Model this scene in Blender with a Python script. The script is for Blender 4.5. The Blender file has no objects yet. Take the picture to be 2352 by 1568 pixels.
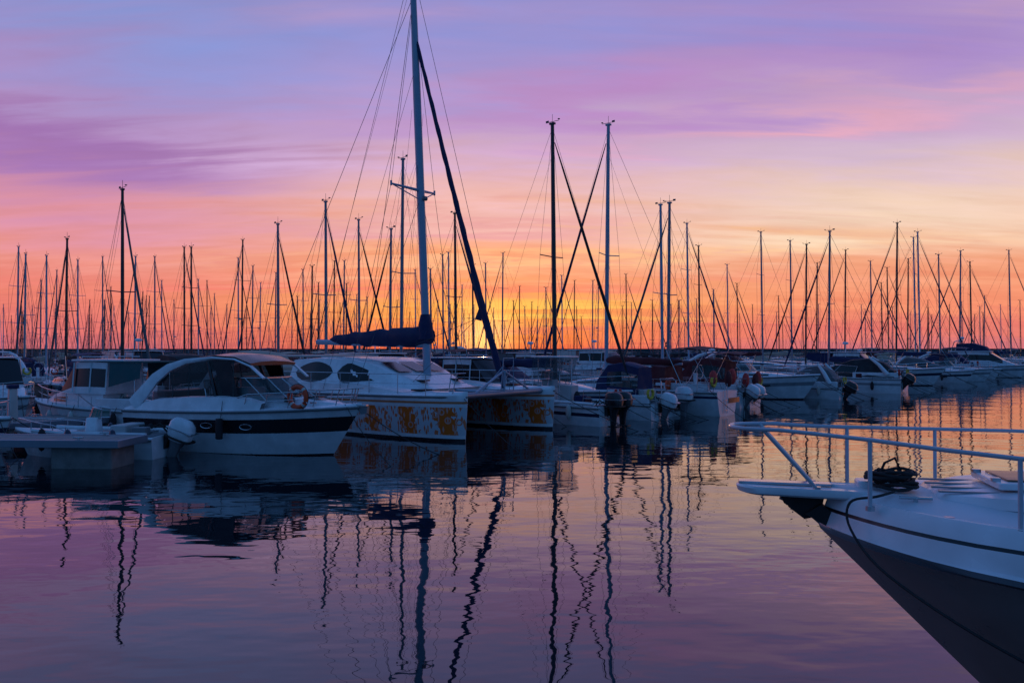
import bpy, math, random, bmesh
from mathutils import Vector, Matrix
random.seed(11)
R=random
S=bpy.context.scene
S.view_settings.view_transform='Standard'; S.view_settings.look='None'; S.view_settings.exposure=0
S.cycles.max_bounces=8
def lin(c):
    return tuple(((x/255)/12.92 if x/255<=.04045 else ((x/255+.055)/1.055)**2.4) for x in c)+(1,)
# ------------------------------------------------------------------ materials
MC={}
def mat(name,col,rough=.4,metal=0,var=.12,scale=2.5,bump=0,alpha=1,spec=.5,bscale=30):
    if name in MC: return MC[name]
    m=bpy.data.materials.new(name); m.use_nodes=True; n=m.node_tree; b=n.nodes['Principled BSDF']
    tc=n.nodes.new('ShaderNodeTexCoord'); no=n.nodes.new('ShaderNodeTexNoise')
    no.inputs['Scale'].default_value=scale; no.inputs['Detail'].default_value=5
    n.links.new(tc.outputs['Object'],no.inputs['Vector'])
    mr=n.nodes.new('ShaderNodeMapRange'); mr.inputs[1].default_value=.3; mr.inputs[2].default_value=.7
    mr.inputs[3].default_value=1-var; mr.inputs[4].default_value=1+var*.4
    n.links.new(no.outputs[0],mr.inputs[0])
    mx=n.nodes.new('ShaderNodeVectorMath'); mx.operation='SCALE'; mx.inputs[0].default_value=col[:3]
    n.links.new(mr.outputs[0],mx.inputs['Scale']); n.links.new(mx.outputs[0],b.inputs['Base Color'])
    mr2=n.nodes.new('ShaderNodeMapRange'); mr2.inputs[1].default_value=.3; mr2.inputs[2].default_value=.7
    mr2.inputs[3].default_value=max(.02,rough*.8); mr2.inputs[4].default_value=min(1,rough*1.25)
    n.links.new(no.outputs[0],mr2.inputs[0]); n.links.new(mr2.outputs[0],b.inputs['Roughness'])
    b.inputs['Metallic'].default_value=metal; b.inputs['Alpha'].default_value=alpha
    b.inputs['Specular IOR Level'].default_value=spec
    if bump:
        n2=n.nodes.new('ShaderNodeTexNoise'); n2.inputs['Scale'].default_value=bscale
        n.links.new(tc.outputs['Object'],n2.inputs['Vector'])
        bp=n.nodes.new('ShaderNodeBump'); bp.inputs['Distance'].default_value=bump; bp.inputs['Strength'].default_value=.8
        n.links.new(n2.outputs[0],bp.inputs['Height']); n.links.new(bp.outputs[0],b.inputs['Normal'])
    MC[name]=m; return m
white=mat('gelcoat_white',(.68,.71,.74),.25,var=.16)
white2=mat('gelcoat_cream',(.50,.49,.46),.35)
deckm=mat('deck_nonskid',(.60,.63,.66),.55,bump=.002,bscale=150)
greyhull=mat('hull_grey',(.26,.28,.31),.3)
navy=mat('hull_navy',(.015,.025,.06),.22)
black=mat('stripe_black',(.012,.014,.02),.25)
blackp=mat('engine_black',(.016,.018,.022),.28)
greyp=mat('engine_grey',(.16,.17,.19),.3)
glass=mat('tinted_glass',(.008,.014,.018),.06,spec=.5)
dglass=mat('dark_window',(.006,.008,.010),.15,spec=.4)
smoked=mat('smoked_glazing',(.006,.008,.010),.12,alpha=.72,spec=.3)
clear=mat('clear_glass',(.04,.08,.09),.05,alpha=.5)
steel=mat('stainless_steel',(.5,.52,.55),.25,metal=.9)
alum=mat('mast_aluminium',(.20,.23,.28),.4,metal=.35)
aluw=mat('mast_painted',(.30,.38,.48),.35)
railw=mat('rail_coated',(.45,.50,.56),.3)
darkm=mat('mast_dark',(.03,.03,.035),.4)
wirem=mat('rigging_wire',(.08,.08,.1),.5,metal=.3)
blue=mat('canvas_blue',(.008,.018,.075),.8,bump=.012,bscale=6)
maroon=mat('canvas_maroon',(.095,.01,.015),.8,bump=.01,bscale=6)
blackc=mat('canvas_black',(.012,.013,.018),.75,bump=.01,bscale=5)
greyc=mat('canvas_grey',(.11,.12,.13),.8,bump=.01,bscale=6)
creamc=mat('canvas_cream',(.36,.32,.26),.8,bump=.01,bscale=6)
teal=mat('canvas_teal',(.015,.09,.10),.8,bump=.01,bscale=6)
anti=mat('antifouling',(.015,.02,.035),.7)
red=mat('antifouling_red',(.12,.02,.015),.7)
orange=mat('buoy_orange',(.62,.06,.015),.5)
rubber=mat('rubber_black',(.015,.015,.016),.7)
hyp=mat('inflatable_grey',(.2,.21,.23),.6)
plank=mat('dock_planks',(.22,.22,.22),.7,scale=5,var=.35)
conc=mat('concrete',(.20,.19,.18),.85,scale=4,var=.35,bump=.01,bscale=25)
rock=mat('breakwater_rock',(.045,.045,.05),.9,scale=.4,var=.5)
seat=mat('seat_vinyl',(.42,.43,.43),.5)
yel=mat('flag_yellow',(.6,.45,.05),.7); grn=mat('flag_green',(.03,.3,.1),.7); rdf=mat('flag_red',(.5,.03,.03),.7)
rope=mat('rope_dark',(.02,.02,.022),.9); ropew=mat('rope_pale',(.3,.29,.27),.9)
trimo=mat('trim_orange',(.50,.17,.07),.4)
def deco():
    m=bpy.data.materials.new('decorated_hull_graphics'); m.use_nodes=True; n=m.node_tree; b=n.nodes['Principled BSDF']
    N=lambda t:n.nodes.new(t); L=n.links.new
    tc=N('ShaderNodeTexCoord'); sp=N('ShaderNodeSeparateXYZ'); L(tc.outputs['Object'],sp.inputs[0])
    cb=N('ShaderNodeCombineXYZ'); L(sp.outputs[0],cb.inputs[0]); L(sp.outputs[2],cb.inputs[1])
    def math_(op,a,b_=None,c=None):
        k=N('ShaderNodeMath'); k.operation=op
        for i,x in enumerate((a,b_,c)):
            if x is None: continue
            if isinstance(x,(int,float)): k.inputs[i].default_value=x
            else: L(x,k.inputs[i])
        return k.outputs[0]
    n0=N('ShaderNodeTexNoise'); n0.inputs['Scale'].default_value=5; n0.inputs['Detail'].default_value=5; L(cb.outputs[0],n0.inputs['Vector'])
    wob=math_('MULTIPLY',math_('SUBTRACT',n0.outputs[0],.5),.8)
    x=math_('ADD',math_('ADD',sp.outputs[0],wob),math_('MULTIPLY',sp.outputs[2],.25))
    blk=math_('GREATER_THAN',math_('ADD',math_('SINE',math_('MULTIPLY',x,4.3)),math_('MULTIPLY',math_('SINE',math_('MULTIPLY',x,1.9)),.4)),.32)
    def vor(sc,sx,sy,rot,feat='F1',dist='EUCLIDEAN'):
        mp=N('ShaderNodeMapping'); mp.inputs['Scale'].default_value=(sx,sy,1); mp.inputs['Rotation'].default_value=(0,0,rot); L(cb.outputs[0],mp.inputs[0])
        v=N('ShaderNodeTexVoronoi'); v.inputs['Scale'].default_value=sc; v.feature=feat
        if feat!='DISTANCE_TO_EDGE': v.distance=dist
        L(mp.outputs[0],v.inputs['Vector'])
        if feat=='DISTANCE_TO_EDGE': return v.outputs[0],None
        s=N('ShaderNodeSeparateColor'); L(v.outputs['Color'],s.inputs[0]); return v.outputs[0],s.outputs[0]
    outs=[]
    for sc,sx,sy,ro,th,cut in((4,2.6,.8,.9,.27,.45),(4,2.8,.8,-.7,.27,.5),(5,1,1,.3,.25,.6),(3.5,3.,.7,.15,.24,.6)):
        d,c=vor(sc,sx,sy,ro,dist='CHEBYCHEV'); outs.append(math_('MULTIPLY',math_('LESS_THAN',d,th),math_('GREATER_THAN',c,cut)))
    d,c=vor(2.6,1,1,.5); outs.append(math_('MULTIPLY',math_('LESS_THAN',math_('ABSOLUTE',math_('SUBTRACT',d,.28)),.04),math_('GREATER_THAN',c,.5)))
    o=outs[0]
    for k in outs[1:]: o=math_('MAXIMUM',o,k)
    fac=math_('ABSOLUTE',math_('SUBTRACT',blk,math_('MULTIPLY',o,math_('SUBTRACT',.9,math_('MULTIPLY',blk,.45)))))
    mx=N('ShaderNodeMix'); mx.data_type='RGBA'; L(fac,mx.inputs[0]); mx.inputs[6].default_value=(.50,.53,.57,1); mx.inputs[7].default_value=(.68,.13,.015,1)
    L(mx.outputs[2],b.inputs['Base Color']); b.inputs['Roughness'].default_value=.35; b.inputs['Specular IOR Level'].default_value=.3
    return m
decom=deco()
# ------------------------------------------------------------------ mesh builder
class MB:
    def __init__(s): s.v=[];s.f=[];s.fm=[];s.mats=[];s.M=Matrix()
    def mi(s,m):
        if m not in s.mats: s.mats.append(m)
        return s.mats.index(m)
    def add(s,vs,fs,m):
        o=len(s.v); s.v+= [s.M@Vector(p) for p in vs]
        for k,f in enumerate(fs):
            s.f.append([o+i for i in f]); s.fm.append(s.mi(m[k] if isinstance(m,list) else m))
    def loft(s,rings,m,closed=True,cap0=False,cap1=False,matf=None,capm=None):
        n=len(rings[0]); vs=[p for r in rings for p in r]; fs=[];ms=[]
        for i in range(len(rings)-1):
            for j in range(n if closed else n-1):
                k=(j+1)%n
                fs.append([i*n+j,i*n+k,(i+1)*n+k,(i+1)*n+j]); ms.append(matf(i,j) if matf else m)
        if cap0: fs.append(list(range(n))[::-1]); ms.append(capm or m)
        if cap1: fs.append([(len(rings)-1)*n+j for j in range(n)]); ms.append(capm or m)
        s.add(vs,fs,ms)
    def tube(s,pts,r,m,n=6,closed=False,flat=1):
        P=[Vector(p) for p in pts]; N=len(P); rings=[]
        for i,p in enumerate(P):
            a=P[(i-1)%N] if (i>0 or closed) else P[0]; b=P[(i+1)%N] if (i<N-1 or closed) else P[-1]
            t=(b-a).normalized(); up=Vector((0,0,1)) if abs(t.z)<.92 else Vector((1,0,0))
            u=t.cross(up).normalized(); w=u.cross(t)
            rr=r[i] if isinstance(r,(list,tuple)) else r
            rings.append([p+(u*math.cos(2*math.pi*k/n)+w*math.sin(2*math.pi*k/n)*flat)*rr for k in range(n)])
        if closed: rings.append(rings[0]); s.loft(rings,m)
        else: s.loft(rings,m,cap0=True,cap1=True)
    def rbox(s,c,sz,m,r=.04,rz=0,top=1.,seg=3):
        sx,sy,sz_=[a/2 for a in sz]; r=min(r,sx*.9,sy*.9,sz_*.9); rings=[]
        ca,sa=math.cos(rz),math.sin(rz)
        def ring(z,ins,sc):
            out=[]
            for qx,qy,a0 in ((1,1,0),(-1,1,90),(-1,-1,180),(1,-1,270)):
                for k in range(seg+1):
                    a=math.radians(a0+90*k/seg)
                    x=(qx*(sx-r)+math.cos(a)*(r-ins))*sc; y=(qy*(sy-r)+math.sin(a)*(r-ins))*sc
                    out.append((c[0]+x*ca-y*sa,c[1]+x*sa+y*ca,c[2]+z))
            return out
        e=.35*r
        rings=[ring(-sz_,e,1),ring(-sz_+e,0,1),ring(sz_-e,0,top),ring(sz_,e,top)]
        s.loft(rings,m,cap0=True,cap1=True)
    def ell(s,c,r,m,nu=12,nv=8):
        rings=[]
        for i in range(nv+1):
            t=math.pi*(i/nv)
            z=math.cos(t); q=max(math.sin(t),.001)
            rings.append([(c[0]+r[0]*q*math.cos(2*math.pi*j/nu),c[1]+r[1]*q*math.sin(2*math.pi*j/nu),c[2]+r[2]*z) for j in range(nu)])
        s.loft(rings,m)
    def prism(s,poly,y0,y1,m):
        s.loft([[(p[0],y0,p[1]) for p in poly],[(p[0],y1,p[1]) for p in poly]],m,cap0=True,cap1=True)
    def finish(s,name,loc=(0,0,0),rz=0,ang=38):
        me=bpy.data.meshes.new(name); me.from_pydata([tuple(v) for v in s.v],[],s.f)
        for m in s.mats: me.materials.append(m)
        me.polygons.foreach_set('material_index',s.fm)
        me.validate()
        bm=bmesh.new(); bm.from_mesh(me); bmesh.ops.remove_doubles(bm,verts=bm.verts,dist=.0004)
        bmesh.ops.recalc_face_normals(bm,faces=bm.faces); bm.to_mesh(me); bm.free()
        me.shade_smooth(); me.set_sharp_from_angle(angle=math.radians(ang))
        o=bpy.data.objects.new(name,me); S.collection.objects.link(o); o.location=loc; o.rotation_euler=(0,0,rz); return o
# ------------------------------------------------------------------ hull
class H_: pass
def hull(mb,L,B,fb,fs,rake,rows,deck,tm=.45,p=2.2,q=1.,ss=.86,w0s=.8,w0b=.25,nt=18,camber=.05,zk=-.3,y0=0,e=.55,trans=None):
    us=[0];ms=[]; last=0
    for u,m in rows:
        k=max(1,int((u-last)/.13))
        for i in range(1,k+1): us.append(last+(u-last)*i/k); ms.append(m)
        last=u
    def bw(t):
        if t<tm: return B/2*(ss+(1-ss)*math.sin(math.pi/2*t/tm))
        return B/2*max(0,(1-((t-tm)/(1-tm))**p))**q
    zs=lambda t: fs+(fb-fs)*t**1.7
    rings=[]
    for i in range(nt+1):
        t=1-(1-i/nt)**1.5
        z1=zs(t); w0=w0s+(w0b-w0s)*t**1.5; b=max(bw(t),.006)
        side=[]
        for u in us:
            side.append((-L/2+t*L-rake*(1-u)*t**3, b*(w0+(1-w0)*u**e), zk+u*(z1-zk)))
        ring=[(x,y0+y,z) for x,y,z in side[::-1]]+[(x,y0-y,z) for x,y,z in side]
        X=side[-1][0]
        ring+=[(X,y0-b*.9,z1+.02),(X,y0-b*.5,z1+camber*.8),(X,y0,z1+camber),(X,y0+b*.5,z1+camber*.8),(X,y0+b*.9,z1+.02)]
        rings.append(ring)
    nu=len(us)
    def mf(i,j):
        if j<nu-1: return ms[nu-2-j]
        if j==nu-1: return ms[0]
        if j<2*nu-1: return ms[j-nu]
        return deck
    mb.loft(rings,None,cap0=True,cap1=True,matf=mf,capm=trans or rows[-1][1])
    h=H_(); h.b=lambda x: bw(min(1,max(0,(x+L/2)/L))); h.z=lambda x: zs(min(1,max(0,(x+L/2)/L)))
    for sg in (1,-1):
        mb.tube([(-L/2+t*L,y0+sg*(bw(t)+.012),zs(t)-.05) for t in [i/14 for i in range(15)]],.028,greyc,5)
    return h
def cabin(mb,secs,m,g,gseg=(),rows=(0,.3,.8,1),top=None,tg=(),cap0=True,y0=0):
    rings=[]
    for x,zb,h,wb,wt in secs:
        side=[]
        for r in rows: side.append((x,wb+(wt-wb)*r,zb+h*r))
        ring=[(x,y0+y,z) for x,y,z in side]+[(x,y0+wt*.85,zb+h+.03*min(1,h*2)),(x,y0,zb+h+.06*min(1,h*2)),(x,y0-wt*.85,zb+h+.03*min(1,h*2))]+[(x,y0-y,z) for x,y,z in side[::-1]]
        rings.append(ring)
    n=len(rows); tot=2*n+3
    def mf(i,j):
        if i in tg and (0<j<tot-2): return g
        if i in gseg:
            if 0<j<n-2+ (1 if n<4 else 0) or n+3<j<tot-2 : return g
        if top and n-1<=j<n+3: return top
        return m
    mb.loft(rings,m,cap0=cap0,cap1=True,matf=mf)
def outboard(mb,pos,s=1.,m=blackp,tilt=0,yaw=0):
    M0=mb.M.copy(); mb.M=M0@Matrix.Translation(pos)@Matrix.Rotation(yaw,4,'Z')@Matrix.Rotation(tilt,4,'Y')@Matrix.Scale(s,4)
    def ring(z,x0,x1,w,n=14):
        c=(x0+x1)/2; a=abs(x1-x0)/2
        return [(c+a*math.copysign(abs(math.cos(t))**.7,math.cos(t)),w*math.copysign(abs(math.sin(t))**.7,math.sin(t)),z) for t in [2*math.pi*k/n for k in range(n)]]
    mb.loft([ring(.02,-.52,-.06,.15),ring(.08,-.62,-.02,.2),ring(.3,-.66,.03,.22),ring(.48,-.60,.02,.21),ring(.58,-.48,-.06,.16),ring(.60,-.4,-.14,.08)],m,cap0=True,cap1=True)
    leg=blackp if m==blackp else greyp
    mb.loft([ring(.02,-.5,-.1,.13),ring(-.15,-.42,-.14,.09),ring(-.55,-.38,-.16,.06),ring(-.62,-.36,-.15,.05)],leg,cap0=True,cap1=True)
    mb.rbox((-.33,0,-.6),(.42,.26,.02),leg,.01)
    mb.prism([(-.36,-.6),(-.15,-.6),(-.2,-.98),(-.3,-.98)],-.025,.025,leg)
    mb.ell((-.28,0,-.78),(.26,.06,.06),leg,8,6)
    for k in range(3):
        a=k*2.09; mb.add([(-.5,0,-.78),(-.54,.13*math.cos(a-.35),-.78+.13*math.sin(a-.35)),(-.52,.17*math.cos(a),-.78+.17*math.sin(a)),(-.48,.13*math.cos(a+.35),-.78+.13*math.sin(a+.35))],[[0,1,2,3]],steel)
    mb.rbox((-.03,0,-.1),(.14,.26,.3),rubber,.02)
    mb.rbox((-.33,.0,.1),(.66,.45,.05),rubber,.1)
    mb.rbox((-.33,.0,.33),(.69,.462,.035),steel if m!=blackp else greyp,.1)
    mb.tube([(.0,.05,.15),(.25,.1,.3),(.45,.05,.1)],.025,rubber,5); mb.tube([(.0,-.05,.15),(.2,-.12,.25),(.45,-.1,.1)],.02,rubber,5)
    mb.M=M0
def rail(mb,h,x0,x1,hh=.55,n=6,ins=.1,r=.014,mid=True,front=True):
    for sg in (1,-1):
        P=[]
        for i in range(n+1):
            x=x0+(x1-x0)*i/n; y=sg*max(.04,h.b(x)-ins); z=h.z(x)
            P.append((x,y,z+hh*(.75+.25*i/n)))
            if i<n or not front: mb.tube([(x,y,z),(x,y,z+hh*(.75+.25*i/n))],r,steel,5)
        P[0]=(x0-.15,P[0][1],h.z(x0)+.05) if front else P[0]
        if front: P.append((x1+.25,0,h.z(x1)+hh))
        mb.tube(P,r*1.15,steel,5)
        if mid: mb.tube([(p[0],p[1],p[2]-hh*.42) for p in P[1:-1]],r*.7,steel,4)
def windshield(mb,xf,xa,wf,wa,z0,hh,back,m=clear,frame=steel):
    base=[(xa,wa),(xf-.25*(xf-xa),wf*1.05),(xf-.05,wf*.7),(xf,0),(xf-.05,-wf*.7),(xf-.25*(xf-xa),-wf*1.05),(xa,-wa)]
    lo=[(x,y,z0) for x,y in base]; hi=[(x-back*(1 if i not in(0,6) else .3),y*.88,z0+hh*(1 if i not in (0,6) else .85)) for i,(x,y) in enumerate(base)]
    mb.loft([lo,hi],m,closed=False)
    mb.tube(hi,.022,frame,5); mb.tube(lo,.02,frame,5)
    for a,b in zip(lo,hi): mb.tube([a,b],.014,frame,4)
def flag(mb,x,y,z,m=yel,s=.5):
    mb.tube([(x,y,z),(x,y,z+s*2.2)],.012,steel,4)
    rows=[]
    for i in range(6):
        u=i/5; dx=u*s*.45; yy=y+.05*math.sin(u*7)
        rows.append([(x-dx,yy,z+s*2.15-u*s*.7),(x-dx*.8,yy+.03,z+s*1.5-u*s*.8),(x-dx*.6,yy,z+s*1.0-u*.4*s)])
    mb.loft(rows,m,closed=False)
def horseshoe(mb,x,y,z,m,r=.2):
    mb.tube([(x,y+r*math.cos(a),z+r*math.sin(a)) for a in [math.radians(d) for d in range(-230,51,28)]],.06,m,6)
def sag(a,b,s=.3,n=7):
    a=Vector(a);b=Vector(b); return [tuple(a+(b-a)*i/n-Vector((0,0,s*4*(i/n)*(1-i/n)))) for i in range(n+1)]
def clutter(mb,L,B,h,z,k=5):
    xs=-L/2
    for sg in(1,-1):
        y=sg*B*.36
        mb.tube([(xs+.1,y,z),(xs+.05,y,z+.62),(xs+.7,sg*B*.42,z+.62),(xs+.75,sg*B*.42,z)],.016,steel,5)
        mb.tube([(xs+.08,y,z+.32),(xs+.72,sg*B*.42,z+.32)],.01,steel,4)
    for i in range(2): mb.tube([(xs-.04,.1+.3*i,.12),(xs-.04,.1+.3*i,z+.35)],.014,steel,5)
    for i in range(3): mb.tube([(xs-.05,.1,.25+i*.22),(xs-.05,.4,.25+i*.22)],.014,steel,5)
    horseshoe(mb,xs+.1,R.choice([-1,1])*B*.34,z+.45,R.choice([orange,yel,white,rdf]))
    for i in range(k):
        x=xs+R.uniform(.3,.42*L); y=R.uniform(-.36,.36)*B
        t=R.random()
        if t<.4: mb.rbox((x,y,z+.2),(R.uniform(.25,.6),R.uniform(.2,.5),R.uniform(.2,.45)),R.choice([seat,blue,blackc,greyc,greyp,white2,maroon,rdf]),.06,rz=R.uniform(0,3))
        elif t<.7: mb.ell((x,y,z+.25),(.14,.14,.3),R.choice([navy,white2,blackc,orange]),8,6)
        else: mb.tube([(x+.18*math.cos(a*.7),y+.18*math.sin(a*.7),z+.06+.006*a) for a in range(20)],.02,R.choice([rope,ropew]),4)
    mb.rbox((xs-.012,-.2*B,z*.62),(.02,.34*B,.22),R.choice([greyc,black,greyp]),.008)
    for sg in(1,-1): mb.tube(sag((xs+.2,sg*B*.4,z+.1),(xs-2.0,sg*(B*.4+.7),-.1),.12),.012,rope,4)
def bowlines(mb,L,h):
    for sg in(1,-1): mb.tube(sag((.44*L,sg*.15,h.z(.44*L)+.05),(.5*L+2.4,sg*1.0,-.1),.1),.012,rope,4)
# ------------------------------------------------------------------ boats
def sailboat(mx,my,head,H,cover=blue,hm=white,jib=None,mastm=alum,mr=None,near=False,nsp=1,rakea=.012,name='sailboat',dome=None,redbag=False):
    mb=MB(); L=max(7.5,min(12.5,H*.78)); B=L*.31
    h=hull(mb,L,B,L*.118,L*.098,L*.09,[(.26,R.choice([anti,anti,red])),(.32,hm),(.80,hm),(.87,blue if hm==white else white),(1,hm)],deckm,ss=.62,p=2.0,w0s=.45,w0b=.2,nt=14,zk=-.4,trans=hm)
    m0=.08*L; zd=h.z(0)
    cabin(mb,[(-.17*L,zd,.42,.28*B,.24*B),(-.05*L,zd,.44,.30*B,.25*B),(.08*L,zd,.38,.28*B,.22*B),(.2*L,zd+.03,.24,.2*B,.15*B),(.3*L,zd+.08,.03,.1*B,.06*B)],white,glass,gseg=(0,1,2),rows=(0,.35,.75,1))
    cabin(mb,[(-.26*L,zd,.95,.3*B,.24*B),(-.2*L,zd,1.0,.3*B,.24*B),(-.1*L,zd+.35,.12,.26*B,.2*B)],cover,glass,rows=(0,.5,.8,1),tg=())
    for sg in (1,-1): mb.rbox((-.34*L,sg*.27*B,zd+.12),(.24*L,.14,.3),white,.05)
    mb.tube([(-.38*L,.32*math.cos(a),zd+.75+.32*math.sin(a)) for a in [k*math.pi/6 for k in range(12)]],.015,steel,4,closed=True)
    mb.rbox((-.36*L,0,zd+.35),(.16,.2,.7),white,.05)
    if near or R.random()<.4:
        zt_=zd+1.9; rr=[]
        for x in(-.46,-.38,-.28):
            rr.append([(x*L,y*B,zt_-.5*abs(y)**1.5-(.08 if x!=-.38 else 0)) for y in(-.34,-.2,0,.2,.34)])
        mb.loft(rr,cover,closed=False)
        for sg in(1,-1):
            for x in(-.46,-.28): mb.tube([(-.37*L,sg*.4*B,zd),(x*L,sg*.34*B,zt_-.18)],.014,steel,4)
    if redbag:
        for y,zz in((-.3,.55),(-.18,.45),(.28,.5)): mb.ell((-.48*L,y*B,zd+zz),(.16,.24,.36),rdf if y!=-.18 else maroon,9,7)
    clutter(mb,L,B,h,h.z(-.45*L),5 if near else 2)
    if near: bowlines(mb,L,h)
    r=mr or (.05+.0032*H); zt=H
    mp=lambda z:(m0-rakea*(z-zd),0,z)
    mb.tube([mp(zd-.1),mp(zd+(zt-zd)*.6),mp(zt)],[r,r,r*.8],mastm,8)
    for z in ([.5] if nsp==1 else [.38,.68]):
        zz=zd+(zt-zd)*z
        for sg in(1,-1): mb.tube([mp(zz),(mp(zz)[0]-.12,sg*B*.27,zz+.05)],.025,mastm,5)
    w=.008 if near else .011
    top=mp(zt-.15)
    for sg in (1,-1):
        pts=[top]
        zz=zd+(zt-zd)*.5 if nsp==1 else zd+(zt-zd)*.68
        pts.append((mp(zz)[0]-.12,sg*B*.27,zz+.05))
        if nsp==2: zz=zd+(zt-zd)*.38; pts.append((mp(zz)[0]-.12,sg*B*.27,zz+.05))
        pts.append((m0-.1,sg*B*.44,zd)); mb.tube(pts,w,wirem,4)
        mb.tube([mp(zz),(m0+.35,sg*B*.42,zd)],w*.8,wirem,4); mb.tube([mp(zz),(m0-.5,sg*B*.42,zd)],w*.8,wirem,4)
    bow=(.47*L,0,h.z(.47*L)+.1)
    mb.tube([top,bow],w,wirem,4)
    if jib:
        a=Vector(mp(zt-.5)); b=Vector(bow); P=[b+(a-b)*t for t in (.05,.12,.3,.6,.85,.97)]
        mb.tube([tuple(p) for p in P],[.035,.065,.07,.055,.04,.018],jib,6)
    mb.tube([top,(-.48*L,0,h.z(-.48*L)+.05)],w,wirem,4)
    mb.tube([mp(zt-.1),(m0-.3,.05,zd+1.1)],w*.7,wirem,4)
    mb.tube([mp(zt),(m0-rakea*(zt-zd),0,zt+.45)],.01,wirem,4)
    mb.tube([(mp(zt)[0]-.28,0,zt+.12),(mp(zt)[0]+.35,0,zt+.12)],.012,wirem,4)
    mb.rbox((mp(zt)[0]-.28,0,zt+.15),(.16,.02,.1),wirem,.008); mb.ell((mp(zt)[0]+.35,0,zt+.18),(.06,.06,.03),wirem,6,4)
    mb.rbox((mp(zt)[0],0,zt+.03),(r*2.6,r*1.6,.08),mastm,.01)
    zb=zd+1.05; bl=.38*L
    mb.tube([(m0-.1,0,zb),(m0-bl,0,zb+.05)],.06,mastm,6)
    P=[];rr=[]
    for i in range(9):
        u=i/8; P.append((m0-.05-bl*u*.98,.02*math.sin(i*2.1),zb+.18-.06*u+.02*math.sin(i*1.7))); rr.append((.20-.09*u)*(1+.08*math.sin(i*2.7)))
    rr[0]=.1; rr[-1]=.04
    mb.tube(P,rr,cover,8,flat=1.25)
    mb.tube([mp(zt*.9),(m0-bl,0,zb+.1)],w*.7,wirem,4)
    rail(mb,h,-.46*L,.44*L,.6,8 if near else 4,r=.012 if near else .014,mid=near)
    for k in range(2 if not near else 4):
        x=(-.25+.17*k)*L
        for sg in (1,-1): mb.ell((x,sg*(h.b(x)+.13),.55),(.12,.12,.32),R.choice([white2,navy,blackc]) ,8,6)
    if R.random()<.2: flag(mb,-.45*L,.2,zd+.3,R.choice([yel,grn,rdf]),.4)
    if (dome if dome is not None else R.random()<.08):
        zz=zd+(zt-zd)*.42; mb.ell((mp(zz)[0]+.3,0,zz),(.24,.24,.11),white2,10,6)
    c,s=math.cos(head),math.sin(head)
    return mb.finish(name,(mx-c*m0,my-s*m0,0),head)
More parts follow.
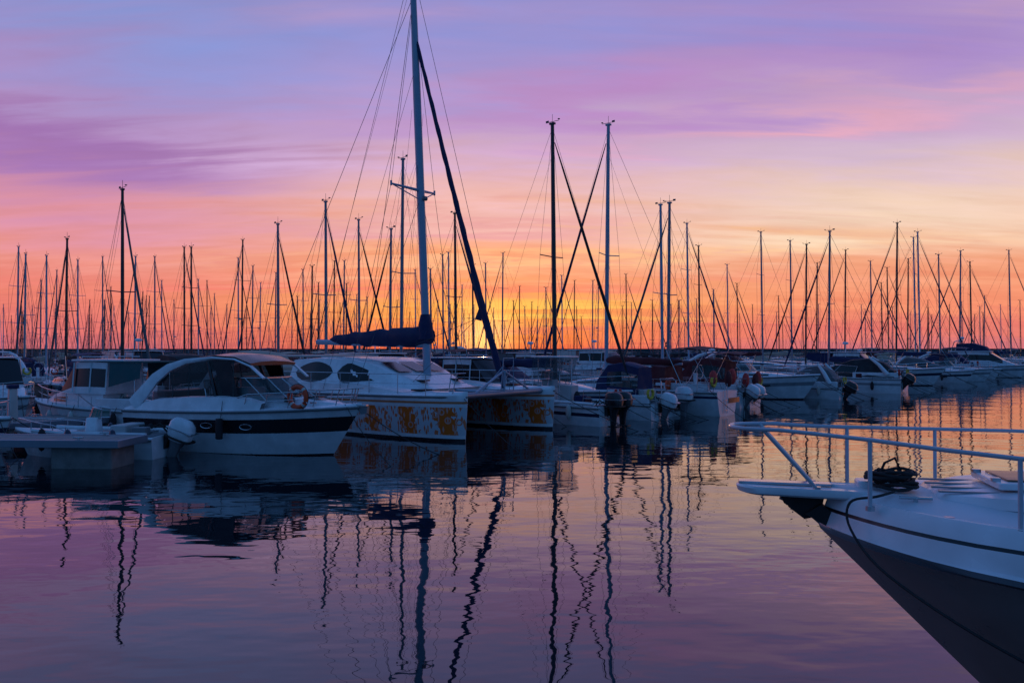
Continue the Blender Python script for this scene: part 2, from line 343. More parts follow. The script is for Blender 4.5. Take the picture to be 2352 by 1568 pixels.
def motorboat(cx,cy,head,L,style,cover=blue,stripe=None,eng=None,name='motorboat',hm=white,B=None,roofm=white,dk=None):
    mb=MB(); B=B or L*.33
    st=stripe or R.choice([hm,navy,greyhull,hm])
    h=hull(mb,L,B,L*.16,L*.125,L*.13,[(.24,anti),(.30,hm),(.66,hm),(.78,st),(1,hm)],deckm,ss=.88,p=2.4,w0s=.78,w0b=.12,nt=16,zk=-.35,trans=hm)
    zd=h.z(0)
    for sg in(1,-1):
        if L>6.5:
            for x in(.10,.2):
                xx=x*L; mb.tube([(xx-.22,sg*(h.b(xx-.22)*.975+.01),zd-.42),(xx+.22,sg*(h.b(xx+.22)*.97+.01),zd-.40)],.055,dglass,6)
    if style in('express','cover','canopy'):
        cabin(mb,[(-.06*L,zd,.32,.38*B,.33*B),(.08*L,zd+.02,.30,.35*B,.30*B),(.2*L,zd+.04,.22,.27*B,.22*B),(.32*L,zd+.07,.09,.17*B,.12*B),(.4*L,zd+.1,.0,.06*B,.04*B)],white,glass,gseg=(1,),rows=(0,.35,.75,1))
        windshield(mb,.1*L,-.14*L,.3*B,.40*B,zd+.3,.5,.45,clear if style!='cover' else glass)
        for sg in (1,-1): mb.rbox((-.3*L,sg*.4*B,zd+.16),(.36*L,.16,.34),white,.06)
        mb.rbox((-.36*L,0,zd+.3),(.1*L,.6*B,.5),seat,.08); mb.rbox((-.12*L,.18*B,zd+.45),(.35,.5,.75),seat,.08); mb.rbox((-.12*L,-.18*B,zd+.45),(.35,.5,.75),seat,.08)
        mb.rbox((-.22*L,0,zd+.06),(.34*L,.6*B,.04),blackc,.02)
        if style=='express':
            for sg in (1,-1):
                mb.tube([(-.40*L,sg*.42*B,zd+.2),(-.33*L,sg*.41*B,zd+.75),(-.25*L,sg*.38*B,zd+1.25),(-.2*L,sg*.33*B,zd+1.42)],[.16,.13,.1,.09],white,8)
            mb.tube([(-.2*L,sg_*.34*B,zd+1.42+.06*(1-abs(sg_))) for sg_ in (-1,-.5,0,.5,1)],.09,white,8,flat=.7)
            mb.ell((-.2*L,0,zd+1.6),(.22,.22,.1),white,12,6)
            if R.random()<.6:
                rr=[]
                for x,z in((-.2,1.46),(-.1,1.52),(.0,1.4)): rr.append([(x*L,y*B,zd+z-.3*abs(y)**1.6) for y in(-.34,-.18,0,.18,.34)])
                mb.loft(rr,cover,closed=False)
        if style=='canopy':
            cabin(mb,[(-.36*L,zd+.3,1.1,.38*B,.3*B),(-.2*L,zd+.3,1.3,.4*B,.32*B),(-.06*L,zd+.4,1.1,.38*B,.3*B),(.06*L,zd+.5,.35,.32*B,.26*B)],cover,clear,gseg=(0,1),rows=(0,.25,.75,1))
        if style=='cover':
            cabin(mb,[(-.45*L,zd+.05,.35,.44*B,.36*B),(-.36*L,zd+.05,.9,.44*B,.26*B),(-.24*L,zd+.05,1.15,.45*B,.26*B),(-.1*L,zd+.05,1.05,.42*B,.24*B),(.03*L,zd+.1,.62,.37*B,.22*B),(.16*L,zd+.12,.25,.29*B,.15*B)],cover,cover,rows=(0,.5,.85,1))
            for sg in (1,-1):
                mb.tube([(-.40*L,sg*.455*B,zd+.2),(-.33*L,sg*.44*B,zd+.85),(-.25*L,sg*.36*B,zd+1.35)],[.14,.11,.07],white,8)
        rail(mb,h,0,.44*L,.5,5)
    elif style=='pilot':
        cabin(mb,[(-.14*L,zd,.5,.36*B,.34*B),(.12*L,zd,.5,.34*B,.31*B),(.26*L,zd+.05,.34,.24*B,.2*B),(.38*L,zd+.1,.05,.1*B,.06*B)],white,glass,gseg=(1,),rows=(0,.3,.7,1))
        cabin(mb,[(-.16*L,zd+.45,1.05,.36*B,.32*B),(-.04*L,zd+.45,1.08,.36*B,.32*B),(.07*L,zd+.45,1.05,.34*B,.30*B),(.19*L,zd+.45,.08,.30*B,.26*B)],white,dglass,gseg=(0,1),rows=(0,.22,.80,1),tg=(2,))
        mb.rbox((-.1*L,0,zd+1.58),(.36*L,.72*B,.06),roofm,.12)
        mb.rbox((-.30*L,0,zd+1.53),(.24*L,.74*B,.05),cover,.1)
        for sg in(1,-1): mb.add([(-.19*L,sg*.36*B,zd+1.5),(-.40*L,sg*.36*B,zd+1.5),(-.40*L,sg*.385*B,zd+1.0),(-.19*L,sg*.385*B,zd+.7)],[[0,1,2,3]],cover)
        for sg in(1,-1):
            mb.tube([(-.35*L,sg*.34*B,zd),(-.35*L,sg*.34*B,zd+1.55)],.02,steel,5)
            mb.rbox((-.3*L,sg*.41*B,zd+.16),(.36*L,.12,.34),white,.05)
            for k in(-.16,-.05,.07): mb.tube([(k*L,sg*(.362*B),zd+.5),(k*L,sg*.325*B,zd+1.5)],.03,white,4)
            mb.tube([(-.05*L+.6*k-.1,sg*.3*B,zd+1.7) for k in (-1,0,1)],.015,steel,4)
        if dk!='nodome':
            mb.tube([(-.08*L,0,zd+1.6),(-.08*L,0,zd+2.2)],.03,white,6); mb.ell((-.08*L,0,zd+2.28),(.24,.24,.11),white,12,6)
        mb.tube([(-.15*L,.3*B,zd+1.6),(-.2*L,.3*B,zd+3.4)],.01,white,4)
        rail(mb,h,-.1*L,.44*L,.55,6)
    elif style=='fly':
        cabin(mb,[(-.26*L,zd,1.5,.40*B,.36*B),(-.06*L,zd,1.5,.40*B,.36*B),(.08*L,zd,1.45,.37*B,.33*B),(.22*L,zd+.05,.6,.30*B,.26*B),(.36*L,zd+.1,.05,.15*B,.1*B)],white,glass,gseg=(0,1),rows=(0,.42,.82,1),tg=(2,))
        mb.rbox((-.14*L,0,zd+1.56),(.46*L,.78*B,.1),white,.15)
        cabin(mb,[(-.28*L,zd+1.6,.75,.36*B,.34*B),(-.1*L,zd+1.6,.8,.36*B,.34*B),(.03*L,zd+1.6,.45,.33*B,.3*B),(.08*L,zd+1.6,.05,.3*B,.28*B)],cover,cover,rows=(0,.5,.8,1))
        for sg in(1,-1): mb.tube([(-.34*L,sg*.36*B,zd+1.5),(-.3*L,sg*.34*B,zd+2.6),(-.24*L,sg*.3*B,zd+2.8)],.06,white,6)
        mb.tube([(-.24*L,-.3*B,zd+2.8),(-.24*L,.3*B,zd+2.8)],.06,white,6); mb.ell((-.24*L,0,zd+3.0),(.3,.3,.14),white,12,6)
        rail(mb,h,-.1*L,.44*L,.55,6)
    elif style=='console':
        mb.rbox((.02*L,0,zd+.45),(.12*L,.28*B,.9),white,.1,top=.85); windshield(mb,.1*L,-.03*L,.11*B,.14*B,zd+.88,.35,.12)
        mb.rbox((-.14*L,0,zd+.35),(.12*L,.3*B,.7),seat,.08)
        for sg in(1,-1):
            for x in(-.12,.07): mb.tube([(x*L,sg*.2*B,zd),(x*L,sg*.22*B,zd+1.75)],.025,steel,5)
            mb.tube([(-.46*L,sg*.44*B,zd+.06),(.1*L,sg*.45*B,zd+.12),(.3*L,sg*.3*B,zd+.2)],.07,white,6)
        mb.rbox((-.02*L,0,zd+1.8),(.3*L,.52*B,.06),cover,.12)
        for sg in(1,-1): mb.add([(-.17*L,sg*.25*B,zd+1.78),(.12*L,sg*.25*B,zd+1.78),(.12*L,sg*.2*B,zd+.6),(-.1*L,sg*.2*B,zd+.6)],[[0,1,2,3]],clear)
        cabin(mb,[(.12*L,zd,.3,.3*B,.25*B),(.3*L,zd+.05,.2,.18*B,.12*B),(.4*L,zd+.1,.02,.07*B,.04*B)],white,glass)
        rail(mb,h,.0,.44*L,.4,5,mid=False)
    elif style=='open':
        mb.rbox((-.05*L,.1*B,zd+.2),(.09*L,.22*B,.5),white,.08,top=.8); windshield(mb,.0*L,-.1*L,.1*B,.13*B,zd+.42,.28,.1,mat('green_screen',(.02,.16,.12),.1,alpha=.6))
        mb.rbox((-.25*L,0,zd+.14),(.1*L,.6*B,.26),seat,.06); mb.rbox((-.38*L,.2*B,zd+.12),(.4,.3,.2),greyp,.05)
        mb.tube([(-.3*L+.15*math.cos(a*.7),-.2*B+.15*math.sin(a*.7),zd+.1+.005*a) for a in range(24)],.018,rope,4)
        mb.rbox((-.12*L,0,zd+.05),(.55*L,.55*B,.03),greyp,.02)
        for sg in(1,-1): mb.tube([(-.46*L,sg*.42*B,zd+.05),(.1*L,sg*.43*B,zd+.08),(.3*L,sg*.3*B,zd+.12)],.06,white,6)
        rail(mb,h,.05*L,.42*L,.3,4,mid=False)
    if style!='open': clutter(mb,L,B,h,h.z(-.45*L),6)
    if eng:
        n,em,tl=eng
        mb.rbox((-L/2+.25,0,h.z(-L/2)-.0),(.42,.7*B,.14),greyp,.05)
        for k in range(n): outboard(mb,(-L/2-.02,(k-(n-1)/2)*.62,L*.115),1.05,em,tl)
    else: mb.rbox((-L/2-.3,0,.32),(.7,.8*B,.09),greyhull,.1); bowlines(mb,L,h)
    for x in (-.28,.0,.18):
        for sg in (1,-1):
            mb.ell((x*L,sg*(h.b(x*L)+.12),.5),(.11,.11,.3),R.choice([white2,navy,blackc]),8,6); mb.tube([(x*L,sg*(h.b(x*L)+.1),.75),(x*L,sg*(h.b(x*L)-.02),h.z(x*L)+.1)],.01,rope,4)
    return mb.finish(name,(cx,cy,0),head)
def rib(cx,cy,head,L,em=white,name='inflatable_boat'):
    mb=MB(); B=L*.38
    P=[(-L/2,B*.42,.42)]+[(-L/4,B*.42,.42),(L*.15,B*.41,.45),(L*.34,B*.28,.52),(L*.45,B*.1,.6)]
    P=P+[(x,-y,z) for x,y,z in P[::-1]]
    mb.tube(P,[.12]+[.25]*8+[.12],hyp,10)
    h=hull(mb,L*.9,B*.75,.5,.4,.5,[(.3,white),(1,white)],deckm,zk=-.25)
    mb.rbox((-.02*L,0,.75),(.5,.55,.8),white,.1,top=.85); mb.rbox((-.2*L,0,.65),(.5,.7,.5),blackc,.08)
    for sg in(1,-1): mb.tube([(-.42*L,sg*.35*B,.5),(-.4*L,sg*.33*B,1.5),(-.38*L,sg*.28*B,1.6)],.03,steel,6)
    mb.tube([(-.38*L,-.28*B,1.6),(-.38*L,.28*B,1.6)],.03,steel,6)
    clutter(mb,L*.9,B,h,.5,4)
    outboard(mb,(-L/2+.1,0,.6),1.15,em,0)
    return mb.finish(name,(cx,cy,0),head)
# ---- hero cruiser
def hero_cruiser(cx,cy,head):
    mb=MB(); L=7.4; B=2.75
    h=hull(mb,L,B,1.34,1.12,1.15,[(.2,anti),(.235,black),(.60,white),(.84,black),(.88,white),(1,white)],white,ss=.9,p=2.5,w0s=.8,w0b=.1,nt=30,zk=-.35,camber=.08,trans=white)
    for sg in(1,-1):
        mb.loft([[(x,sg*(h.b(x)-.02),h.z(x)-.02),(x,sg*(h.b(x)-.12),h.z(x)+hh),(x,sg*(h.b(x)-.32),h.z(x)+hh+.03),(x,sg*(h.b(x)-.42),h.z(x))] for x,hh in ((-3.7,.05),(-3.2,.16),(-2.4,.3),(-1.2,.36),(0,.36),(.8,.3),(1.3,.16))],white,closed=False)
    cabin(mb,[(-.3,1.12,.36,1.0,.9),(.6,1.15,.42,.98,.84),(1.3,1.2,.34,.8,.66),(2.1,1.26,.22,.56,.42),(2.9,1.33,.08,.3,.2),(3.3,1.36,0,.1,.06)],white,glass,gseg=(),rows=(0,.3,.7,1))
    for x,y in((1.5,.0),(2.2,0)):
        mb.rbox((x,y,1.62 if x<2 else 1.54),(.45,.42,.04),glass,.05)
    windshield(mb,1.85,-.6,.82,1.12,1.46,.60,.85,clear,steel)
    prof=[(-3.3,1.25,.30),(-2.98,1.6,.26),(-2.6,2.02,.21),(-2.15,2.32,.15),(-1.6,2.50,.10),(-.6,2.60,.05),(.2,2.56,.04),(.75,2.38,.035),(1.2,2.06,.03)]
    for sg in(1,-1):
        rings=[]
        for i,(x,z,w) in enumerate(prof):
            a=prof[max(0,i-1)];b=prof[min(len(prof)-1,i+1)]
            t=Vector((b[0]-a[0],0,b[1]-a[1])).normalized(); nn=Vector((-t.z,0,t.x))
            y=sg*(1.2-.28*min(1,i/4)); o=Vector((x,y,z)); w*=.72
            rings.append([o+nn*w+Vector((0,sg*.03,0)),o+nn*w*.9-Vector((0,sg*.06,0)),o-nn*w*.9-Vector((0,sg*.06,0)),o-nn*w+Vector((0,sg*.03,0)),o+Vector((0,sg*.06,0))])
        mb.loft(rings,white,cap0=True,cap1=True)
        top=[(-2.6,1.85),(-2.0,2.2),(-1.4,2.42),(-.6,2.53),(.2,2.50)]
        mb.loft([[(x,sg*.98,z) for x,z in top],[(x+.1,sg*1.08,1.5) for x,z in top]],smoked,closed=False)
        mb.add([(-.55,sg*.985,2.53),(.1,sg*.985,2.5),(.5,sg*1.085,1.5),(.0,sg*1.085,1.5)],[[0,1,2,3]],blackc)
        for x,z in top[1:]: mb.tube([(x,sg*.97,z),(x+.1,sg*1.09,1.48)],.018,black,4)
        mb.tube([(-.7,sg*.98,2.5),(-.3,sg*1.1,1.5)],.05,black,5)
    rr=[]
    for x,z in((-2.3,2.22),(-1.8,2.44),(-1.3,2.58),(-.5,2.67),(.2,2.63),(.75,2.45)):
        rr.append([(x,y,z+.07*(1-(y/.95)**2)) for y in(-.93,-.5,0,.5,.93)]+[(x,y,z-.05) for y in(.9,0,-.9)])
    mb.loft(rr,black,cap0=True,cap1=True)
    mb.rbox((-2.7,0,1.35),(.6,1.7,.6),greyp,.1); mb.rbox((-.5,-.5,1.6),(.45,.55,.9),greyp,.1); mb.rbox((-.5,.5,1.6),(.45,.55,.9),greyp,.1)
    mb.rbox((-1.5,0,1.27),(2.6,1.7,.06),blackc,.03)
    mb.rbox((.3,-.45,1.55),(.5,.8,.5),greyp,.1); mb.tube([(.0,-.45+.19*math.cos(a),1.85+.19*math.sin(a)) for a in [k*math.pi/6 for k in range(12)]],.015,black,5,closed=True)
    for sg in(1,-1):
        P=[(.2,sg*1.16,1.45)]
        xs=[.9,1.5,2.1,2.7,3.2,3.55]
        for i,x in enumerate(xs):
            y=sg*max(.06,h.b(x)-.08); zt=h.z(x)+.42+.05*i/5
            P.append((x,y,zt)); mb.tube([(x-.12,y,h.z(x)+.02),(x,y,zt)],.013,steel,6)
        P.append((3.75,0,h.z(3.5)+.48)); mb.tube(P,.016,steel,6)
        mb.tube([(p[0]-.06,p[1],p[2]-.2) for p in P[2:-1]],.009,steel,5)
        for x in(.9,-.4):
            yy=h.b(x)*.975
            mb.tube([(x+.2*math.cos(a),sg*(yy+.005),.78+.075*math.sin(a)) for a in [k*math.pi/8 for k in range(16)]],.013,steel,5,closed=True)
    mb.rbox((3.62,0,1.36),(.5,.16,.05),steel,.03); mb.rbox((2.5,.5,1.42),(.2,.04,.05),steel,.015); mb.rbox((2.5,-.5,1.42),(.2,.04,.05),steel,.015)
    mb.prism([(3.9,1.34),(3.55,1.3),(3.7,1.12),(3.88,1.15)],-.05,.05,greyp)
    mb.rbox((-L/2-.28,0,.35),(.62,2.2,.1),white,.12)
    mb.tube([(1.8+.14*math.cos(a*.7),-.6+.12*math.sin(a*.7),1.42+.005*a) for a in range(24)],.018,rope,4)
    for sg in(1,-1): mb.tube(sag((3.3,sg*.2,1.38),(5.6,sg*1.3,-.1),.15),.012,rope,4)
    x=.15
    mb.rbox((x,-(h.b(x)+.07),.72),(.2,.14,.55),blackc,.06); mb.tube([(x,-(h.b(x)+.02),1.0),(x,-(h.b(x)-.05),1.45)],.01,rope,4)
    return mb.finish('motor_cruiser',(cx,cy,0),head)
def lifebuoy(x,y,z,rz,r=.27):
    mb=MB() 
    n=32; P=[(r*math.cos(2*math.pi*k/n),0,r*math.sin(2*math.pi*k/n)) for k in range(n)]
    mb.tube(P,.066,orange,8,closed=True)
    for q in range(4):
        a0=math.pi/4+q*math.pi/2
        mb.tube([(r*math.cos(a0+d),0,r*math.sin(a0+d)) for d in(-.12,-.04,.04,.12)],.071,white2,8)
    mb.tube([(p[0]*1.28,0,p[2]*1.28) for p in P],.008,rope,4,closed=True)
    return mb.finish('lifebuoy',(x,y,z),rz)
# ---- catamaran
def catamaran(cx,cy,head):
    mb=MB(); L=10.4
    for y0 in(-2.45,2.45):
        hull(mb,L,1.25,1.42,1.35,.12,[(.2,anti),(.27,black),(.33,white),(.80,decom),(.86,white),(.90,trimo),(1,white)],white,tm=.55,p=3.2,q=.62,ss=.8,w0s=.7,w0b=.55,nt=30,zk=-.4,y0=y0,camber=.12,e=.4)
        mb.loft([[(x,y0-.5,1.38),(x,y0-.42,1.38+hh),(x,y0+.42,1.38+hh),(x,y0+.5,1.38)] for x,hh in((-5.1,.02),(-4,.22),(-1,.3),(1.2,.26),(2.6,.12),(3.6,.02))],white,closed=False)
        mb.rbox((3.3,y0,1.55),(.5,.5,.05),glass,.05)
    mb.loft([[(x,-2.2,z0),(x,-2.2,1.5),(x,2.2,1.5),(x,2.2,z0)] for x,z0 in((-4.6,.75),(1.6,.75),(2.4,1.15),(2.6,1.4))],white,cap0=True,cap1=True)
    T=[(-3.6,.95,2.3,1.95),(-2.2,1.02,2.35,1.95),(-.8,1.0,2.3,1.85),(.1,.86,2.2,1.7),(1.3,.42,1.95,1.4),(2.2,.12,1.6,1.1)]
    cabin(mb,[(x,1.5,a,b,c) for x,a,b,c in T]+[(2.7,1.5,.0,1.4,1.0)],white,glass,rows=(0,.28,.80,1))
    def side(x):
        for a,b in zip(T,T[1:]):
            if a[0]<=x<=b[0]:
                t=(x-a[0])/(b[0]-a[0]); return [a[i]+(b[i]-a[i])*t for i in(1,2,3)]
        return T[-1][1:]
    for sg in(1,-1):
        for xa,xb in((-3.3,-1.3),(-1.1,1.0)):
            lo=[];hi=[]
            for i in range(13):
                u=i/12; x=xa+(xb-xa)*u; hgt,wb,wt=side(x)
                c=.52; hw=.36*math.sin(math.pi*u)**.55 if xa<-2 else .36*(min(1,u*5))**.6*(1-max(0,u-.25)/.75)**.7
                def pt(f): return (x,sg*(wb+(wt-wb)*f+.012),1.5+hgt*f+.004)
                lo.append(pt(c-hw)); hi.append(pt(c+hw))
            mb.loft([lo,hi],dglass,closed=False)
    for y in (-.9,0,.9):
        mb.add([(.25,y-.38,2.40),(.25,y+.38,2.40),(1.15,y+.36,2.075),(1.15,y-.36,2.075)],[[0,1,2,3]],dglass)
    mb.rbox((1.9,-.9,1.77),(.45,.35,.05),glass,.04); mb.rbox((1.9,.9,1.77),(.45,.35,.05),glass,.04)
    for y in(-1.6,-1.2,1.4): mb.tube([(-2.5,y,2.56),(-1,y,2.54),(.2,y,2.42)],.015,steel,5)
    mb.rbox((-4.3,0,2.6),(1.7,3.4,.08),white2,.2)
    for y in(-1.6,1.6):
        for x in(-5.0,-3.7): mb.tube([(x,y,1.45),(x,y,2.6)],.03,steel,6)
    mb.tube([(4.75,-2.2,1.38),(4.75,2.2,1.38)],.1,alum,10)
    mb.add([(2.6,-1.85,1.3),(2.6,1.85,1.3),(4.7,1.85,1.33),(4.7,-1.85,1.33)],[[0,1,2,3]],blackc)
    mb.tube([(4.75,-1.6,1.4),(4.75,-.05,2.1),(4.75,.05,2.1),(4.75,1.6,1.4)],.04,aluw,8)
    mb.tube([(4.75,0,1.4),(4.8,0,2.15)],.05,aluw,8); mb.tube([(2.6,0,1.4),(4.75,0,1.4)],.07,aluw,8)
    mb.tube([(4.9,-.35,1.45),(4.95,-.28,2.55),(4.95,.28,2.55),(4.9,.35,1.45)],.022,aluw,6); mb.tube([(4.2,-.5,1.4),(4.95,-.28,2.3)],.018,aluw,6); mb.tube([(4.2,.5,1.4),(4.95,.28,2.3)],.018,aluw,6)
    for y0 in(-2.45,2.45):
        s=1 if y0>0 else -1; yo=y0+s*.48
        P=[]
        for x in(-4.5,-3,-1.5,0,1.4,2.7,3.9):
            mb.tube([(x,yo,1.38),(x,yo,2.05)],.014,steel,5); P.append((x,yo,2.05))
        P+=[(4.9,y0+s*.15,2.1),(4.95,y0-s*.2,2.1),(4.2,y0-s*.4,2.05)]
        mb.tube(P,.014,steel,5); mb.tube([(p[0],p[1],p[2]-.3) for p in P],.008,steel,4)
        mb.tube([(4.9,y0+s*.15,2.1),(4.75,y0+s*.2,1.45)],.016,steel,5); mb.tube([(4.2,y0-s*.4,2.05),(4.1,y0-s*.38,1.45)],.016,steel,5)
        mb.tube(sag((4.9,y0,1.45),(8.2,y0+s*1.2,-.1),.1),.013,rope,4)
        mb.rbox((4.55,y0,1.56),(.2,.06,.06),steel,.02)
    x0=1.35; rk=.052; zt=17.3
    mp=lambda z,dy=0:(x0-rk*(z-1.6),dy,z)
    P=[mp(z) for z in(1.55,4,8,12,15.5,zt)]
    rings=[]
    for i,p in enumerate(P):
        f=1 if i<4 else .8
        rings.append([(p[0]+.165*f*math.cos(a),.115*f*math.sin(a),p[2]) for a in [k*math.pi/6 for k in range(12)]])
    mb.loft(rings,aluw,cap0=True,cap1=True)
    mb.rbox((x0,0,1.62),(.5,.4,.22),white,.05)
    z=8.6
    for sg in(1,-1):
        mb.tube([mp(z),(mp(z)[0]-.35,sg*1.15,z+.12)],[.06,.035],aluw,8)
        mb.tube([mp(z-.35),(mp(z)[0]-.35,sg*1.15,z+.12)],.02,aluw,6)
        mb.rbox((mp(z)[0]-.35,sg*1.15,z+.14),(.08,.05,.18),aluw,.02)
        mb.ell((mp(z-.3)[0]+.2,sg*.05,z-.3),(.07,.07,.09),greyp,8,6)
    w=.010
    for sg in(1,-1):
        mb.tube([mp(15.6),(mp(8.6)[0]-.35,sg*1.15,8.72),(x0-1.0,sg*2.95,1.45)],w,wirem,4)
        mb.tube([mp(8.4),(x0-.6,sg*2.93,1.45)],w,wirem,4)
        mb.tube([mp(15.8),(-4.9,sg*2.7,1.45)],w,wirem,4); mb.tube([mp(13.2),(x0-2.2,sg*2.95,1.45)],w*.8,wirem,4)
        mb.tube([mp(11.5,sg*.3),(x0-1.5,sg*.4,3.4)],w*.6,wirem,4)
        mb.tube([mp(9.5,sg*.12),(x0-.3,sg*.25,3.0)],w*.6,wirem,4)
    mb.tube([mp(16.9),(5.0,0,1.5)],w,wirem,4)
    mb.tube([mp(17.0),(-5.1,0,1.5)],w,wirem,4)
    a=Vector(mp(14.4)); b=Vector((4.75,0,1.55)); P=[];rr=[]
    for i in range(40):
        u=i/39; p=b+(a-b)*u; P.append((p.x+.008*math.sin(i*1.9),p.y,p.z-.25*math.sin(math.pi*u)*.6)); rr.append((.12 if u>.04 else .06)*(1-.5*u)*(1+.09*math.sin(i*2.3)))
    mb.tube(P,rr,blue,8)
    p=b+(a-b)*.23; mb.add([(p.x,0,p.z),(p.x-.02,.02,p.z-.7),(p.x-.35,.05,p.z-.62)],[[0,1,2]],blue)
    mb.tube([(p.x-.2,0,p.z-.6),(1.0,-.3,3.0)],.008,wirem,4); mb.tube([(p.x-.2,0,p.z-.6),(1.8,-1.3,1.7)],.008,wirem,4)
    mb.tube([(x0-.15,0,3.0),(-4.6,0,3.15)],.11,aluw,10)
    P=[];rr=[]
    prof=[.30,.36,.40,.38,.36,.36,.34,.33,.32,.3,.28,.27,.25,.22,.17,.08]
    for i,r_ in enumerate(prof):
        u=i/15; P.append((x0+.12-5.3*u,.03*math.sin(i*1.3),3.32-.1*u+.03*math.sin(i*1.9))); rr.append(r_*.85*(1+.07*math.sin(i*2.9)))
    mb.tube(P,rr,blue,10,flat=1.15)
    mb.tube([mp(3.2),mp(3.75),mp(4.1)],[.3,.26,.17],blue,10)
    mb.tube([mp(16.5),(-4.6,0,3.2)],w*.7,wirem,4)
    for u in (.25,.5,.75): mb.tube([mp(10,.0),(x0-5*u,.0,3.5)],w*.5,wirem,3)
    return mb.finish('sailing_catamaran',(cx,cy,0),head)
# ---- foreground bow boat
def fore_boat(ox,oy,head):
    mb=MB()
    W=lambda t:1.42*(1-math.exp(-t/.62))*(1 if t<3 else 1-.01*(t-3)**2)
    lev=[(-.45,.06),(-.1,.42),(.12,.56),(.5,.70),(.9,.85),(1.2,.95),(1.38,1.0)]
    hm=mat('hull_topsides_shaded',(.24,.22,.21),.3)  # shade on the flared lower hull is put into this darker base colour
    taus=[.0,.015,.04,.08,.14,.22,.32,.45,.6,.8,1.05,1.4,1.9,2.6,3.5,4.6,6,7.6]
    rings=[]
    up=[(1.40,1.015),(1.44,1.015),(1.46,.99),(1.55,.975),(1.575,.968),(1.587,.963),(1.66,.93),(1.69,.90)]
    allv=lev+up
    for t in taus:
        ring=[]
        for sg in(1,-1):
            side=[]
            for z,g in allv:
                drop=.10*min(1,t/1.5)*(1 if z>.8 else 0)*(1 if z<1.5 else .4)
                stem=max(0,(1.42-z))*1.02 if z<1.42 else (z-1.42)*.35
                side.append((-(stem+t),sg*max(.004,W(t)*g),z-drop))
            ring+= side[::-1] if sg==1 else side
        w=W(t)*.90; x=-(.1+t); zt=1.69-.04*min(1,t/1.5)
        ring+=[(x,-w*.93,zt+.0),(x,-w*.86,zt-.012),(x,-w*.5,zt+.045),(x,0,zt+.06),(x,w*.5,zt+.045),(x,w*.86,zt-.012),(x,w*.93,zt)]
        rings.append(ring)
    nl=len(allv)
    def mf(i,j):
        if j<nl-1: k=nl-2-j
        elif j==nl-1: k=0
        elif j<2*nl-1: k=j-nl
        else: return deckm if 2*nl<j<2*nl+5 else white
        if k<1: return anti
        if k<6: return hm
        if k in (6,7): return steel
        if k==10: return black
        return white
    mb.loft(rings,white,cap0=True,cap1=True,matf=mf)
    pl=[(-.75,.24),(-.2,.22),(.3,.2)]+[(.42+.2*math.sin(a),.2*math.cos(a)) for a in [k*math.pi/12 for k in range(1,12)]]+[(.3,-.2),(-.2,-.22),(-.75,-.24)]
    def ringz(z,s): return [(x if x<0 else x*s,y*s,z+ .02*min(0,x)) for x,y in pl]
    mb.loft([ringz(1.665,.9),ringz(1.68,.98),ringz(1.72,1),ringz(1.735,.97)],white,cap0=True,cap1=True)
    mb.rbox((.25,0,1.745),(.7,.12,.02),steel,.01)
    mb.prism([(.25,1.66),(-.05,1.66),(-.02,1.5),(.1,1.47),(.22,1.56)],-.04,.04,rubber)
    mb.prism([(.1,1.52),(-.12,1.40),(-.2,1.46),(-.02,1.6)],-.10,.10,rubber)
    mb.tube([(.28,0,1.63),(.1,0,1.55),(-.05,0,1.42)],.02,steel,6); mb.tube([(.22,-.06,1.62),(.22,.06,1.62)],.045,rubber,10)
    gz=lambda t:1.67-.03*min(1,t/1.5)
    for sg in(1,-1):
        P=[(.66,0,2.19),(.655,sg*.06,2.19),(.63,sg*.14,2.19),(.56,sg*.21,2.19),(.45,sg*.25,2.19),(.3,sg*.285,2.19),(.0,sg*.36,2.17),(-.3,sg*.5,2.155),(-.7,sg*.78,2.13),(-1.1,sg*1.0,2.11),(-1.8,sg*1.2,2.09),(-3,sg*1.27,2.05),(-4.6,sg*1.25,2.0),(-5.2,sg*1.24,1.66)]
        mb.tube(P,.016,railw,10)
        for x,y in((-.3,.5),(-1.1,1.0),(-2.2,1.22),(-3.4,1.27),(-4.4,1.25)):
            zt=[p for p in P if p[0]<=x+.001][0][2]; mb.tube([(x,sg*y,gz(-x)-.02),(x,sg*y,zt)],.0155,railw,8)
            mb.tube([(x,sg*y,gz(-x)-.02),(x,sg*y,gz(-x)+.012)],.032,steel,8)
        mb.tube([(.42,sg*.25,2.185),(.02,sg*.17,1.73)],.0155,railw,8)
        mb.tube([(.02,sg*.17,1.73),(.02,sg*.17,1.75)],.03,steel,8)
        for x,y in((-.62,.42),(-2.6,1.12)):
            mb.tube([(x-.11,sg*y,1.735),(x+.11,sg*y,1.735)],.012,steel,6); mb.tube([(x,sg*y,1.69),(x,sg*y,1.735)],.016,steel,6)
        mb.tube([(-.75,sg*.76,1.655),(-.75,sg*.76,1.675)],.035,steel,10)
    rr=[]
    for x,w,hh in((-.75,.26,0.0),(-.82,.34,.05),(-1.1,.55,.07),(-1.6,.78,.10),(-2.4,.95,.22),(-2.9,1.0,.34)):
        z=1.70; rr.append([(x,w,z),(x-.03,w*.94,z+hh),(x-.03,0,z+hh*1.12),(x-.03,-w*.94,z+hh),(x,-w,z)])
    mb.loft(rr,white,closed=False,cap1=True)
    mb.rbox((-1.5,.0,1.825),(.62,.66,.05),white,.08); mb.rbox((-1.5,0,1.855),(.46,.5,.02),mat('hatch_tinted',(.16,.08,.05),.3),.06)
    for sg in(1,-1): mb.rbox((-1.2,sg*.22,1.86),(.06,.05,.03),steel,.01)
    for y in(-.3,-.1,.1,.3): mb.rbox((-1.0,y,1.772),(.4,.03,.014),greyhull,.006)
    mb.rbox((-.42,-.02,1.755),(.26,.2,.07),white,.05)
